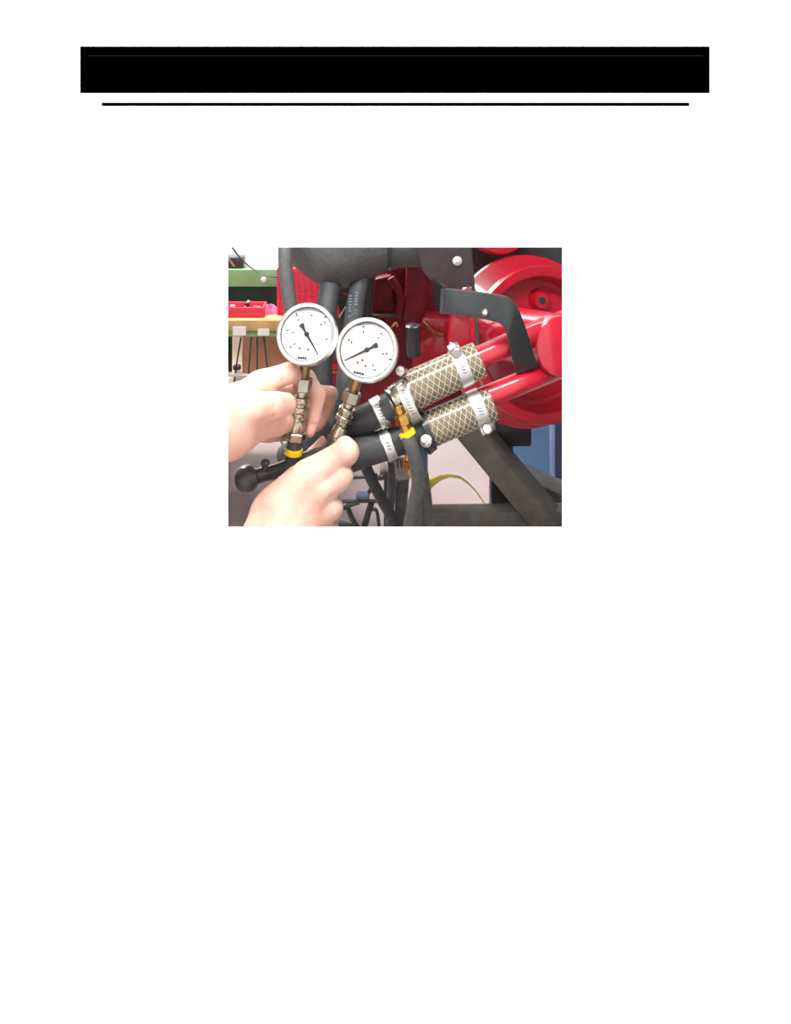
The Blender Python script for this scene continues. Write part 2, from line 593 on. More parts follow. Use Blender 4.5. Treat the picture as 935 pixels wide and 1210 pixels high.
palm = [
    [(0, 610, 0.86, 42), (150, 545, 0.88, 36), (215, 522, 0.895, 33), (268, 501, 0.91, 31)],
    [(268, 499, 0.91, 32), (300, 487, 0.93, 25)],
    [(268, 490, 0.925, 28), (309, 457, 0.945, 15)],
    [(272, 508, 0.915, 27), (305, 500, 0.94, 17)],
]
fingers = [
    # thumb
    [(276, 494, 0.90, 24), (302, 482, 0.90, 17), (324, 479, 0.905, 13.8), (337, 478, 0.917, 12.6)],
    # index, over the top and round behind the fitting
    [(307, 454, 0.945, 15), (341, 441, 0.952, 11.5), (364, 446, 0.984, 8.4), (376, 468, 0.982, 8.8), (371, 495, 0.976, 7.6), (366.5, 510.5, 0.972, 6.2)],
    # middle
    [(309, 470, 0.955, 14), (350, 462, 0.998, 11), (390, 466, 1.020, 9.4), (385, 488, 1.018, 8.6), (378, 501, 1.012, 7.4)],
    # ring
    [(300, 496, 0.942, 19), (326, 497, 0.948, 16.5), (352, 498, 0.992, 10.5), (372, 503, 1.010, 8)],
    # little
    [(290, 508, 0.945, 14), (318, 511, 0.965, 10.5), (345, 512, 0.995, 8.5)],
]
creases = [
    ((335, 456, 0.938), (334, 446, 0.939), 1.4),
    ((309, 466, 0.925), (334, 462, 0.93), 2.0),
    ((380, 503, 0.970), (362, 500.5, 0.966), 1.4, 0.002),
    ((322, 490, 0.893), (326, 468, 0.893), 0.8),
]
hand1 = hand_mesh('hand', palm, fingers, creases, 0.0018, 'upper bare hand gripping the left gauge fitting between thumb and fingers')

palm = [
    [(190, 920, 0.86, 46), (255, 790, 0.86, 42), (290, 715, 0.875, 41), (324, 655, 0.89, 40)],
    [(330, 650, 0.89, 33), (340, 600, 0.90, 25), (366, 566, 0.90, 18)],
    [(345, 655, 0.89, 34), (362, 610, 0.895, 24)],
    [(335, 640, 0.90, 33), (362, 586, 0.90, 22)],
    [(324, 650, 0.895, 38), (322, 606, 0.912, 19)],
    [(322, 606, 0.912, 19), (352, 568, 0.922, 15)],
]
fingers = [
    [(364, 564, 0.90, 17.5), (409, 534.5, 0.905, 13.6), (408, 527, 0.943, 10), (396, 533, 0.962, 8)],
    [(366, 589, 0.895, 17), (403, 563, 0.899, 12.6), (401, 557, 0.938, 10), (388, 562, 0.952, 8.5)],
    [(362, 617, 0.893, 17), (391, 600, 0.897, 12.6), (390, 592, 0.94, 10), (378, 592, 0.95, 8.5)],
    [(360, 645, 0.893, 16), (389, 630, 0.90, 12), (388, 624, 0.94, 9.5), (376, 624, 0.95, 8)],
    # thumb behind the lever
    [(330, 600, 0.925, 18), (352, 566, 0.968, 13), (371, 538, 1.002, 9.5), (380.5, 523.5, 1.006, 6.6)],
]
creases = [
    ((376, 574, 0.872), (399, 551, 0.886), 3.0, 0.004),
    ((371, 573, 0.872), (345, 618, 0.862), 5.0, 0.010),
    ((375, 604, 0.868), (356, 632, 0.860), 4.0, 0.008),
    ((380, 604, 0.875), (393, 585, 0.886), 1.4),
]
hand2 = hand_mesh('hand', palm, fingers, creases, 0.0018, 'lower bare hand, back toward the viewer, clenched round the right gauge fitting')
# thumb nail of the lower hand
c = P(380.6, 521.5, 1.0002)
d, u, w = Vector((0.18, 0, 1)).normalized(), Vector((1, 0, -0.18)).normalized(), Vector((0, -1, 0))
MB().rings([[c + (u * math.cos(a) * 0.0042 + d * math.sin(a) * 0.0058) * s + w * z for a in [2 * math.pi * k / 16 for k in range(16)]] for s, z in ((1, -0.002), (1, 0.0), (0.7, 0.0008), (0.2, 0.0011))]).build('thumb_nail', M_nail, hand2)


# ------------------------------------------------------------------ hose clamps
def clamp(c, axis, R, width, screw_dir, label, screw='top', n=(0, -1, 0), housing=True, band_m=None, slots=9):
    c = Vector(c)
    ax, _, _ = frame_of(axis)
    t = thing('hose_clamp', c - Vector((0, 0, R)), label, 'hose clamp', 'steel hose clamps')
    th = 0.0012
    MB().lathe(c - ax * width / 2, ax, [(0, R), (0, R + th), (width, R + th), (width, R), (0, R)], 40, False, False).build('band', band_m or M_zinc, t)
    band = t.children[-1]
    # front direction perpendicular to the axis
    v = Vector((0, -1, 0.45))
    v = (v - ax * v.dot(ax)).normalized()
    s = ax.cross(v)
    if s.z > 0:
        s = -s
    for i in range(slots):
        a = (i - (slots - 1) / 2) * 0.0034 / R + 0.05
        p = c + (v * math.cos(a) + s * math.sin(a)) * (R + th)
        nn = (v * math.cos(a) + s * math.sin(a))
        tt = (-v * math.sin(a) + s * math.cos(a))
        sk = (ax * 0.9 + tt * 0.35).normalized()
        MB().box(p, width * 0.34, 0.0011, 0.0006, sk, nn.cross(sk), nn).build('slot', M_slot, band, smooth=False)
    if housing:
        sd = Vector(screw_dir)
        sd = (sd - ax * sd.dot(ax)).normalized()
        tt = ax.cross(sd).normalized()
        hc = c + sd * (R + 0.005)
        MB().box(hc, width * 0.95, 0.013, 0.008, ax, tt, sd).build('screw_housing', M_steel, t, bevel=0.0012)
        if tt.y > 0:
            tt = -tt
        sc = MB().lathe(hc - tt * 0.012, tt, [(0, 0.003), (0.012 + 0.006, 0.003)], 12)
        sco = sc.build('screw', M_steel, t)
        MB().lathe(hc + tt * 0.007, tt, [(0, 0.0055), (0.001, 0.0062), (0.005, 0.0062), (0.0062, 0.005)], 6).build('screw_head', M_steel, sco, smooth=False)
    return t


# ------------------------------------------------------------------ braided hose sleeves
def braided(a, b, R0, R1, label, nst=11, turns=1.05):
    a, b = Vector(a), Vector(b)
    d, u, w = frame_of(b - a)
    L = (b - a).length
    t = thing('braided_hose', a, label, 'hose', 'clear braided hose sleeves')
    MB().lathe(a, d, [(0.0, R0 * .8), (0, R0), (L, R1), (L, R1 * .78)], 40).build('tube_wall', M_hose, t)
    mb = MB()
    for s in (-1, 1):
        for k in range(nst):
            pts = []
            for i in range(26):
                f = i / 25
                ang = 2 * math.pi * k / nst + s * 2 * math.pi * turns * f
                r = R0 + (R1 - R0) * f + 0.0002
                pts.append(a + d * (L * (0.005 + 0.99 * f)) + (u * math.cos(ang) + w * math.sin(ang)) * r)
            mb.tube(pts, 0.00038, seg=5, smooth=False)
    o_ = mb.build('braid', M_braid, t)
    o_['kind'] = 'stuff'
    return t, d


Ua, Ub = P(486, 462, 1.0), P(567, 424.5, 1.012)
_, du = braided(Ua, Ub, 0.0228, 0.0208, 'upper tan braided hose sleeve leading to the red pipe')
La, Lb = P(505, 508, 1.0), P(581, 475.5, 1.012)
_, dl = braided(La, Lb, 0.0208, 0.0206, 'lower tan braided hose sleeve over the beige floor')

c = Ua.lerp(Ub, 0.73)
clamp(c, du, 0.0217, 0.0145, (-0.3, -0.2, 1), 'steel clamp at the right end of the upper braided sleeve', slots=5)
c = La.lerp(Lb, 0.78)
clamp(c, dl, 0.0211, 0.0145, (0.25, -0.55, -1), 'steel clamp at the right end of the lower braided sleeve', slots=5)
clamp(P(484.5, 474, 0.995), (Vector(du) + Vector((0.1, -0.1, 0.1))), 0.0245, 0.0125, (-0.2, 1, 0.2), 'wide bright steel clamp left of the upper braided sleeve', slots=9)
clamp(P(449, 487, 0.99), (1, 0.25, 0.45), 0.0172, 0.012, (0.1, 1, -0.6), 'small steel clamp on the upper black hose', slots=6)
clamp(P(458, 525, 0.99), (1, 0.2, 0.38), 0.0172, 0.011, (0.1, 1, -0.2), 'small steel clamp on the lower black hose', slots=4)
c = P(505, 509, 0.998)
clamp(c, dl, 0.0218, 0.007, (-0.05, -0.75, -0.75), 'narrow dark clamp at the left end of the lower braided sleeve', slots=0, band_m=M_blackpaint, housing=False)
# large bright screw of that clamp with a dark rubber cap
t = thing('clamp_bolt', P(503, 530, 0.985), 'bright bolt with washers below the brass fitting beside the lower sleeve', 'bolt')
d_ = Vector((-0.45, -1, 0.75)).normalized()
c = P(502, 520, 0.968)
MB().lathe(c, d_, [(-0.016, 0.0038), (-0.005, 0.0038)], 14).build('shank', M_steel, t)
MB().lathe(c, d_, [(-0.006, 0.0062), (-0.0055, 0.0070), (-0.004, 0.0070), (-0.0035, 0.0064)], 24).build('washer', M_zinc, t)
MB().lathe(c, d_, [(-0.0035, 0.0045), (-0.002, 0.0045), (-0.0019, 0.0058), (-0.0006, 0.0058), (-0.0004, 0.0045)], 24).build('washer', M_zinc, t)
MB().lathe(c, d_, [(-0.0004, 0.0044), (0.002, 0.0046), (0.003, 0.0036)], 6).build('head', M_zinc, t, smooth=False)
MB().lathe(P(508, 529, 0.985), Vector((0.5, -0.2, -0.6)), [(-0.007, 0.0045), (0.002, 0.0062), (0.006, 0.005)], 18).build('rubber_cap', M_blackpl, t)
t = thing('clamp_bolt', P(473, 446, 0.99), 'round steel bolt head right of the right gauge', 'bolt')
c = P(473, 438.5, 0.985)
MB().lathe(c, Vector((-0.1, -1, 0.3)), [(-0.012, 0.0052), (-0.002, 0.0055), (0.001, 0.0048), (0.002, 0.002)], 18).build('head', M_steel, t)
MB().tube([c + Vector((0.001, 0.004, -0.001)), c + Vector((0.006, 0.022, -0.008))], 0.004, 10, smooth=False).build('shank', M_steel, t)

# metal reducer between the small clamp and the wide clamp
t = thing('hose_reducer', P(466, 500, 0.99), 'shiny metal reducer between small and wide clamps', 'fitting')
a, b = P(455, 484, 0.99), P(486, 464, 1.0)
d_ = (b - a).normalized()
L = (b - a).length
MB().lathe(a, d_, [(0, 0.0158), (L * .25, 0.0162), (L * .32, 0.019), (L * .7, 0.0215), (L, 0.0215)], 36).build('cone', M_nickel, t)
MB().lathe(a + d_ * L * 0.28, d_, [(0, 0.0185), (0.001, 0.020), (0.004, 0.020), (0.005, 0.0185)], 36).build('rib', M_nickel, t)


# ------------------------------------------------------------------ black hoses
def hose(pts, r, label, m=M_rubber, name='rubber_hose', cat='hose', group=None, sub=8, seg=18):
    o_ = MB().tube([P(*p) for p in pts], r, seg, sub).build(name, m)
    return tag(o_, label, cat, group)


hose([(340, 540, 1.10), (385, 515, 1.05), (425, 498, 1.005), (449, 487, 0.99), (464, 479, 0.99)], 0.0168, 'upper thick black hose behind the right gauge fitting')
hose([(395, 545, 1.01), (425, 534, 0.995), (458, 525, 0.99), (485, 515, 0.995), (506, 507.5, 1.0)], [0.0195, 0.019, 0.0168, 0.0172, 0.0195], 'lower thick black hose running from the lower hand to lower sleeve')
t = thing('brass_fitting', P(480, 512, 0.955), 'brass fitting with yellow ring on the thin black hose', 'fitting')
a, b = P(471, 481, 0.962), P(481, 512, 0.958)
d_ = (b - a).normalized()
MB().lathe(a, d_, [(0, 0.005), (0.006, 0.0055), (0.0065, 0.004), (0.008, 0.004)], 16).build('stub', M_brass, t)
MB().lathe(a + d_ * 0.008, d_, [(0, 0.0075), (0.001, 0.0088), (0.0105, 0.0088), (0.0115, 0.0075)], 6, phase=0.3).build('hex_nut', M_brass, t, smooth=False)
MB().lathe(a + d_ * 0.0195, d_, [(0, 0.0062), (0.009, 0.0058)], 18).build('barb', M_brass, t)
MB().lathe(a + d_ * 0.0275, (b - a) + Vector((0.004, 0, 0)), [(0, 0.006), (0.0006, 0.0092), (0.0056, 0.0092), (0.0062, 0.006)], 26).build('ring', M_yellow, t)
hose([(480.4, 512.5, 0.957), (486, 527, 0.955), (492, 550, 0.96), (494, 575, 0.97), (488, 603, 0.98), (482, 640, 0.99), (478, 720, 1.02)], 0.0078, 'thin black hose hanging from the brass fitting', M_rubber2)
hose([(495, 540, 1.03), (500, 565, 1.03), (504, 595, 1.04), (509, 640, 1.05), (512, 720, 1.06)], 0.0075, 'thin black hose behind, ending right of the hanging hose', M_rubber2)
hose([(428, 540, 1.02), (437, 562, 1.03), (450, 588, 1.04), (466, 618, 1.05), (480, 660, 1.06)], 0.0068, 'black hose slanting down to the right below the lower thick hose')
hose([(463, 545, 1.06), (463, 575, 1.06), (461, 605, 1.07), (463, 660, 1.08)], 0.0055, 'straight dark hose dropping between the slanting and hanging hoses', M_rubber2)
hose([(477, 556, 1.07), (475, 580, 1.07), (474, 605, 1.08), (475, 680, 1.09)], 0.0082, 'wide dark hose dropping just left of the hanging hose', M_rubber2)
t = thing('brass_elbow', P(484, 565, 0.99), 'small brass elbow peeking out left of the hanging hose', 'fitting')
MB().tube([P(482, 534, 0.995), P(482, 546, 0.995), P(485, 555, 0.995), P(486, 562, 0.995)], 0.0042, 12).build('bend', M_brass, t)
MB().lathe(P(482.5, 543, 0.995), (0, 0, -1), [(0, 0.005), (0.001, 0.006), (0.008, 0.006), (0.009, 0.005)], 6).build('hex_nut', M_brass, t, smooth=False)
t = thing('oil_filter', P(497, 568, 1.0), 'blue grey oil filter canister behind the hanging hose', 'filter')
c = P(496.5, 522, 1.0)
MB().lathe(c, (0, 0, -1), [(0, 0.008), (0.003, 0.0092), (0.034, 0.0092), (0.040, 0.0075), (0.042, 0.004)], 30).build('canister', M_filter, t)
MB().lathe(c, (0, 0, 1), [(0, 0.0096), (0.004, 0.0096), (0.005, 0.008)], 30).build('rim', M_filter, t)
t = thing('mount_bracket', P(475, 575, 1.04), 'grey metal mounting plate below the small lower clamp', 'bracket')
MB().plate([P(466, 541, 1.04), P(484, 541, 1.04), P(485, 566, 1.04), (P(471, 568, 1.04)), P(467, 560, 1.04)], 0.003, (0, 1, 0)).build('plate', M_dullsteel, t, smooth=False)
for k in range(2):
    MB().tube([P(469 + k * 4.2, 543, 1.035), P(470.5 + k * 4.2, 553, 1.035)], 0.0009, 8, smooth=False).build('tooth', M_frame, t)

# ------------------------------------------------------------------ black lever with knob
t = thing('control_lever', P(293, 581, 0.935), 'black lever with round knob crossing behind the lower hand', 'lever')
pts = [(302, 563, 0.937), (318, 559, 0.945), (333, 556, 0.958), (350, 552, 0.972), (375, 545, 0.976), (405, 537, 0.985)]
lever = MB().tube([P(*p) for p in pts], [0.0085, 0.008, 0.0098, 0.0135, 0.0145, 0.0135], 22, 7).build('arm', M_blackpl, t)
c = P(293.5, 565.5, 0.935)
d_ = Vector((0.85, -0.1, 0.25)).normalized()
MB().lathe(c - d_ * 0.0145, d_, [(0, 0.003), (0.0006, 0.008), (0.003, 0.0118), (0.007, 0.0142), (0.013, 0.0152), (0.018, 0.0142), (0.0215, 0.0118), (0.024, 0.0085), (0.027, 0.0075)], 30).build('knob', M_blackpl, t)
c = P(313, 556, 0.938)
d_ = Vector((0.05, -0.05, 1)).normalized()
bo = MB().lathe(c, d_, [(0, 0.0034), (0.007, 0.0034)], 14).build('stud', M_blackpl, t)
MB().lathe(c + d_ * 0.0062, d_, [(0, 0.0042), (0.0012, 0.0052), (0.004, 0.0052), (0.0052, 0.004)], 14).build('stud_head', M_blackpl, bo)
hose([(329, 512, 0.958), (331, 519, 0.955), (335, 527, 0.952), (338, 534, 0.952)], 0.0011, 'thin green wire beside the hex nut of the left fitting', M_wire, 'wire', 'wire', seg=8)

# ------------------------------------------------------------------ red pipes
Upath = [(556, 427.5, 1.011), (570, 421, 1.013), (606, 405, 1.02), (640, 390, 1.035), (668, 378, 1.07)]
o_ = MB().tube([P(*p) for p in Upath], 0.0135, 24, 8).build('red_pipe', M_red)
tag(o_, 'upper glossy red pipe passing behind the black strap', 'pipe')
Lpath = [(565, 473, 1.011), (586, 464.5, 1.013), (618, 451.5, 1.02), (642, 442, 1.035), (668, 432, 1.07)]
o_ = MB().tube([P(*p) for p in Lpath], 0.0132, 24, 8).build('red_pipe', M_red)
tag(o_, 'lower glossy red pipe with the black strap resting on it', 'pipe')

# ------------------------------------------------------------------ red pulley wheel
wc = P(638, 405, 1.235)
wn = Vector((0.30, -1, 0.20)).normalized()
wheel = thing('pulley_wheel', wc - Vector((0, 0, 0.115)), 'large glossy red pulley wheel at the right', 'wheel')
R = 0.111
MB().lathe(wc, wn, [(-0.022, R * 0.55), (-0.020, R * 0.80), (0.010, R * 0.835), (0.016, R * 0.86), (0.018, R * 0.90), (0.018, R * 0.985), (0.014, R), (0.006, R), (0.002, R * 0.96), (-0.010, R * 0.85), (-0.022, R * 0.85), (-0.034, R * 1.06), (-0.038, R * 1.13), (-0.046, R * 1.14), (-0.05, R * 1.11), (-0.05, R * 0.6)], 72, False, True).build('rim', M_red, wheel)
MB().lathe(wc, wn, [(-0.024, 0.02), (-0.022, R * 0.30), (-0.016, R * 0.45), (-0.018, R * 0.62), (-0.0215, R * 0.80)], 56, False, False).build('web', M_red, wheel)
hubc = wc + wn * 0.02
hc_ = P(667, 409, 1.022)
MB().lathe(hc_, wn, [(-0.215, 0.040), (-0.004, 0.0365), (-0.001, 0.0355), (0, 0.033), (0, 0.001)], 56).build('hub', M_red, wheel)
for k, aa in enumerate((80, 0)):
    up_ = (Vector((0, 0, 1)) - wn * wn.z).normalized()
    rt_ = wn.cross(up_)
    if rt_.x < 0:
        rt_ = -rt_
    e = rt_ * math.cos(math.radians(aa)) + up_ * math.sin(math.radians(aa))
    c = wc + e * R * 0.54
    bs = MB().lathe(c - wn * 0.02, wn, [(0, 0.017), (0.006, 0.014), (0.016, 0.0125), (0.018, 0.011)], 24).build('boss', M_red, wheel)
    MB().lathe(c - wn * 0.0035, wn, [(0, 0.0055), (0.0020, 0.0055), (0.0022, 0.004)], 18, True, True).build('bolt_hole', M_blackpl, bs)
wc2 = P(590, 262, 1.3)
t = thing('upper_pulley', wc2 - Vector((0, 0, 0.05)), 'small red pulley cut by the top edge above the wheel', 'wheel')
MB().lathe(wc2, wn, [(-0.02, 0.046), (-0.018, 0.05), (-0.008, 0.046), (0.004, 0.05), (0.008, 0.048), (0.010, 0.040)], 48).build('rim', M_red, t)
MB().lathe(wc2 + wn * 0.008, wn, [(0, 0.022), (0.014, 0.02), (0.016, 0.016)], 30).build('hub', M_red, t)

# ------------------------------------------------------------------ black strap bracket
t = thing('strap_bracket', P(560, 380, 1.06), 'bent flat black steel strap crossing in front of the pipes', 'bracket')


def ribbon(cl, th):
    """cl: list of (edge1, edge2) world points; gives a bent flat bar"""
    mb_ = MB()
    rings = []
    for i, (p, q) in enumerate(cl):
        p, q = Vector(p), Vector(q)
        a_ = cl[max(i - 1, 0)]
        b_ = cl[min(i + 1, len(cl) - 1)]
        tg = (Vector(b_[0]) + Vector(b_[1]) - Vector(a_[0]) - Vector(a_[1])).normalized()
        nn = tg.cross((q - p)).normalized()
        if nn.y < 0:
            nn = -nn
        rings.append([p, q, q + nn * th, p + nn * th])
    return mb_.rings(rings)


edges = [((526, 341), (524.5, 371), 1.002), ((545, 343), (544, 373.5), 0.994), ((570, 346), (570, 377), 0.987), ((588, 348.5), (588, 381), 0.982),
         ((600, 351), (596, 386), 0.982), ((609, 358), (599, 394), 0.982), ((615, 369), (601, 400), 0.985), ((622, 388), (602.5, 407), 0.990), ((628, 408), (604.5, 420), 0.997), ((634, 429), (609.5, 439), 1.010)]
ribbon([(P(*a_, Y), P(*b_, Y)) for a_, b_, Y in edges], 0.005).build('strap', M_blackpaint, t, bevel=0.001)
foot = [((634, 429), (609.5, 439), 1.010), ((635, 431.5), (610.3, 442), 1.012), ((637, 435.5), (612, 446), 1.024)]
ribbon([(P(*a_, Y), P(*b_, Y)) for a_, b_, Y in foot], 0.005).build('foot', M_blackpaint, t, bevel=0.0008)
tb = [((526, 341), (524.5, 371), 1.002), ((524, 338), (522, 370), 1.070), ((512, 328), (511, 360), 1.130)]
ribbon([(P(*a_, Y), P(*b_, Y)) for a_, b_, Y in tb], 0.005).build('return_arm', M_blackpaint, t, bevel=0.0008)
MB().lathe(P(573.5, 369, 0.986), (-0.1, -1, 0.3), [(0, 0.0045), (0.002, 0.0042), (0.0035, 0.0025)], 14).build('strap_glint', M_steel, t)  # small steel dot added as a glint on the black strap
# black support plate behind the strap, with its bolt
t = thing('support_plate', P(535, 345, 1.14), 'dark support plate with a bolt above the black strap', 'plate')
MB().plate([P(488, 250, 1.14), P(556, 250, 1.14), P(559, 338, 1.14), P(527, 343, 1.14), P(508, 330, 1.14), P(498, 318, 1.14)], 0.006, (0, 1, 0)).build('plate', mat('dark_casting', rgb(50, 41, 43), 0.5, var=0.2, scale=60), t, smooth=False)
MB().lathe(P(540.5, 308.5, 1.14), (0, -1, 0.2), [(-0.004, 0.0058), (0.001, 0.0062), (0.0025, 0.0062), (0.003, 0.004), (0.006, 0.004), (0.0065, 0.003)], 18).build('bolt', M_steel, t)
hose([(553, 250, 1.17), (556, 300, 1.17), (559.5, 340, 1.17), (563, 375, 1.17), (564, 398, 1.17), (565, 420, 1.17)], 0.0028, 'thin upright dark rod behind the black strap', M_frame, 'rod', 'rod', seg=10)

# ------------------------------------------------------------------ air cleaner and its hoses
t = thing('air_cleaner', P(430, 345, 1.22), 'big rounded black air cleaner housing along the top edge', 'air cleaner')
a, b = P(322, 262, 1.22), P(528, 262, 1.22)
d_ = (b - a).normalized()
L = (b - a).length
pr = [(0.0, 10), (0.03, 26), (0.09, 44), (0.17, 58), (0.26, 71), (0.34, 77), (0.42, 77), (0.50, 72), (0.60, 62), (0.72, 54), (0.84, 53), (0.95, 50), (1.0, 44)]
MB().lathe(a, d_, [(f * L, r * 1.22 / F) for f, r in pr], 56).build('housing', M_rubber2, t)
MB().lathe(a + d_ * L * 0.66, d_, [(0, 56 * 1.22 / F), (0.001, 60.5 * 1.22 / F), (0.006, 60 * 1.22 / F), (0.007, 55 * 1.22 / F)], 56).build('band', M_blackpl, t)
bt = MB().tube([P(412, 290, 1.28), P(412, 345, 1.28), P(414, 380, 1.28), P(416, 420, 1.29)], [0.045, 0.038, 0.034, 0.03], 32).build('outlet_boot', M_rubber, t)
hose([(352, 240, 1.13), (340, 275, 1.12), (337, 305, 1.11), (340, 340, 1.11), (346, 375, 1.11), (352, 420, 1.10), (356, 470, 1.10)], 0.0092, 'black hose curving down behind the left gauge', M_rubber2)
hose([(396, 300, 1.22), (389, 345, 1.165), (383, 390, 1.14), (380, 440, 1.13), (380, 500, 1.12)], 0.0145, 'thick black hose going down between the two gauges', M_rubber)
th_ = hose([(434, 292, 1.22), (427, 325, 1.19), (422, 350, 1.17), (416, 390, 1.13), (410, 440, 1.08), (404, 500, 1.07)], 0.0125, 'black hose with pale printed lettering above the right gauge')
for k in range(9):
    for s in (0, 1):
        if (k * 5 + s * 3) % 7 == 0:
            continue
        y_ = 346 + k * 3.5
        x_ = 414.5 + s * 7 - (y_ - 346) * 0.05
        yy = 1.1595 - (0.0015 if s == 0 else 0.0007) + (y_ - 346) * -0.0009
        MB().box(P(x_, y_, yy), 0.0036, 0.0012, 0.0024).build('print_mark', mat('pale_print', rgb(104, 120, 130), 0.6), th_, smooth=False)

# ------------------------------------------------------------------ red engine behind
eng = thing('engine', P(500, 470, 1.45), 'dark red engine casting behind the hoses and gauges', 'engine')
MB().box(P(464, 392, 1.46), 0.23, 0.16, 0.27).build('block', M_red2, eng, bevel=0.006)
MB().plate([P(481, 315, 1.33), P(506, 315, 1.33), P(501, 384, 1.33), (P(477, 382, 1.33))], 0.05, (0, 1, 0)).build('rib', M_red2, eng, bevel=0.002)
MB().plate([P(443, 330, 1.35), P(462, 326, 1.35), P(466, 372, 1.35), (P(441, 374, 1.35))], 0.03, (0, 1, 0)).build('rib', M_red2, eng, bevel=0.002)
MB().tube([P(462, 328, 1.33), P(474, 350, 1.33), P(472, 372, 1.34)], 0.006, 12).build('coolant_pipe', M_red2, eng)
MB().box(P(457, 372, 1.345), 0.055, 0.02, 0.004).build('ledge', M_frame, eng, bevel=0.001)
MB().plate([P(500, 375, 1.32), P(560, 382, 1.32), P(572, 410, 1.32), P(520, 435, 1.32), P(488, 440, 1.32), P(486, 400, 1.32)], 0.05, (0, 1, 0)).build('cover', M_red, eng, bevel=0.004)
MB().lathe(P(488, 383, 1.26), (0.02, 0.1, -1), [(0, 0.008), (0.002, 0.0115), (0.046, 0.0115), (0.048, 0.010)], 24).build('plug', M_blackpl, eng)
MB().tube([P(466, 384, 1.31), P(462, 388, 1.30), P(468, 382, 1.30), P(470, 386, 1.3)], 0.0022, 8).build('linkage', M_brass, eng)
MB().tube([P(500, 380, 1.31), P(508, 388, 1.3), P(516, 394, 1.3), P(524, 396, 1.3)], 0.0022, 8).build('linkage', M_olive, eng)
MB().box(P(395, 428, 1.3), 0.06, 0.03, 0.024).build('rail', M_red, eng, bevel=0.002)
MB().box(P(395, 436, 1.295), 0.06, 0.03, 0.004).build('rail_edge', M_brass, eng, bevel=0.0008)
MB().plate([P(540, 378, 1.26), P(557, 378, 1.26), P(560, 402, 1.26), P(541, 404, 1.26)], 0.03, (0, 1, 0)).build('boss', M_red, eng, bevel=0.004)
MB().plate([P(399, 358, 1.235), P(402, 372, 1.235), P(400, 376, 1.235), P(397.5, 372, 1.235)], 0.003, (0, 1, 0)).build('marker_tab', M_redpl, eng, smooth=False)
MB().tube([P(401, 375, 1.235), P(408.5, 362, 1.235)], 0.001, 8, smooth=False).build('wire_clip', M_card, eng)
MB().lathe(P(408, 346, 1.245), (0, -1, 0.2), [(0, 0.004), (0.004, 0.004)], 16).build('red_button', M_redpl, eng)
# dark guard plate behind the wheel
o_ = MB().box(P(694, 310, 1.40), 0.40, 0.02, 0.32).build('guard_plate', M_rubber, bevel=0.004)
tag(o_, 'dark flat guard plate behind the red wheel', 'plate')

# ------------------------------------------------------------------ steel frame
fr = thing('engine_stand', P(560, 680, 1.3), 'dark steel tube stand under the red wheel', 'stand')


def beam(a, b, w, h, name='beam', m=M_frame, parent=None, upv=(0, 0, 1), bev=0.003):
    a, b = Vector(a), Vector(b)
    d = (b - a).normalized()
    u = Vector(upv)
    s = d.cross(u).normalized()
    u = s.cross(d).normalized()
    return MB().box((a + b) / 2, (b - a).length, w, h, d, s, u).build(name, m, parent, bevel=bev)


beam(P(548, 495, 1.30), P(690, 665, 1.24), 0.05, 0.036, 'brace', M_frame, fr)
beam(P(480, 614.5, 1.27), P(680, 612, 1.27), 0.03, 0.034, 'cross_rail', M_frame, fr)
beam(P(600, 560, 1.42), P(720, 612, 1.36), 0.05, 0.034, 'side_rail', M_frame, fr)
beam(P(592, 520, 1.33), P(592, 640, 1.33), 0.034, 0.034, 'post', M_blackpaint, fr, upv=(0, 1, 0))
MB().box(P(604, 503, 1.34), 0.056, 0.06, 0.042).build('mount_block', M_blackpaint, fr, bevel=0.003)
beam(P(478, 614, 1.275), Vector((P(478, 614, 1.275).x, 1.275, 0.0)), 0.03, 0.03, 'leg', M_frame, fr, upv=(0, 1, 0))
beam(P(676, 620, 1.275), Vector((P(676, 620, 1.275).x, 1.275, 0.0)), 0.03, 0.03, 'leg', M_frame, fr, upv=(0, 1, 0))

# wire rack at the lower left of the hoses
rk = thing('wire_rack', P(430, 700, 1.25), 'black wire rack below the lower hand', 'rack')


def rod(pts, r, name='rod', m=M_blackpaint):
    return MB().tube([P(*p) for p in pts], r, 10, 6).build(name, m, rk)


rod([(380, 566, 1.2), (452, 563, 1.2)], 0.0022)
rod([(370, 592.5, 1.2), (458, 592, 1.2)], 0.0026)
rod([(406, 601, 1.2), (412, 597, 1.2), (425, 594, 1.2)], 0.003)
rod([(411, 600, 1.2), (418, 616, 1.2), (430, 632, 1.2)], 0.0038)
rod([(439, 594, 1.2), (434, 610, 1.2), (426, 640, 1.2)], 0.0046)
rod([(438, 560, 1.2), (450, 566, 1.2), (458, 558, 1.2)], 0.0022)
rod([(440, 602, 1.2), (446, 606, 1.2), (449, 640, 1.2)], 0.0026)
rod([(400, 618, 1.21), (415, 622, 1.21), (425, 630, 1.21)], 0.0045)
rod([(436, 582, 1.2), (441, 572, 1.2), (444, 560, 1.2)], 0.003)
for xx in (372, 456):
    rod([(xx, 560, 1.2), (xx, 740, 1.2), (xx, 932, 1.2)], 0.003, 'leg')
MB().lathe(P(421, 585.5, 1.2), (1, 0, 0), [(0, 0.004), (0.002, 0.0058), (0.017, 0.0058), (0.019, 0.004)], 18).build('roller', M_filter, rk)
MB().box(P(453, 556, 1.21), 0.010, 0.006, 0.026).build('clip', M_steel, rk, bevel=0.001)

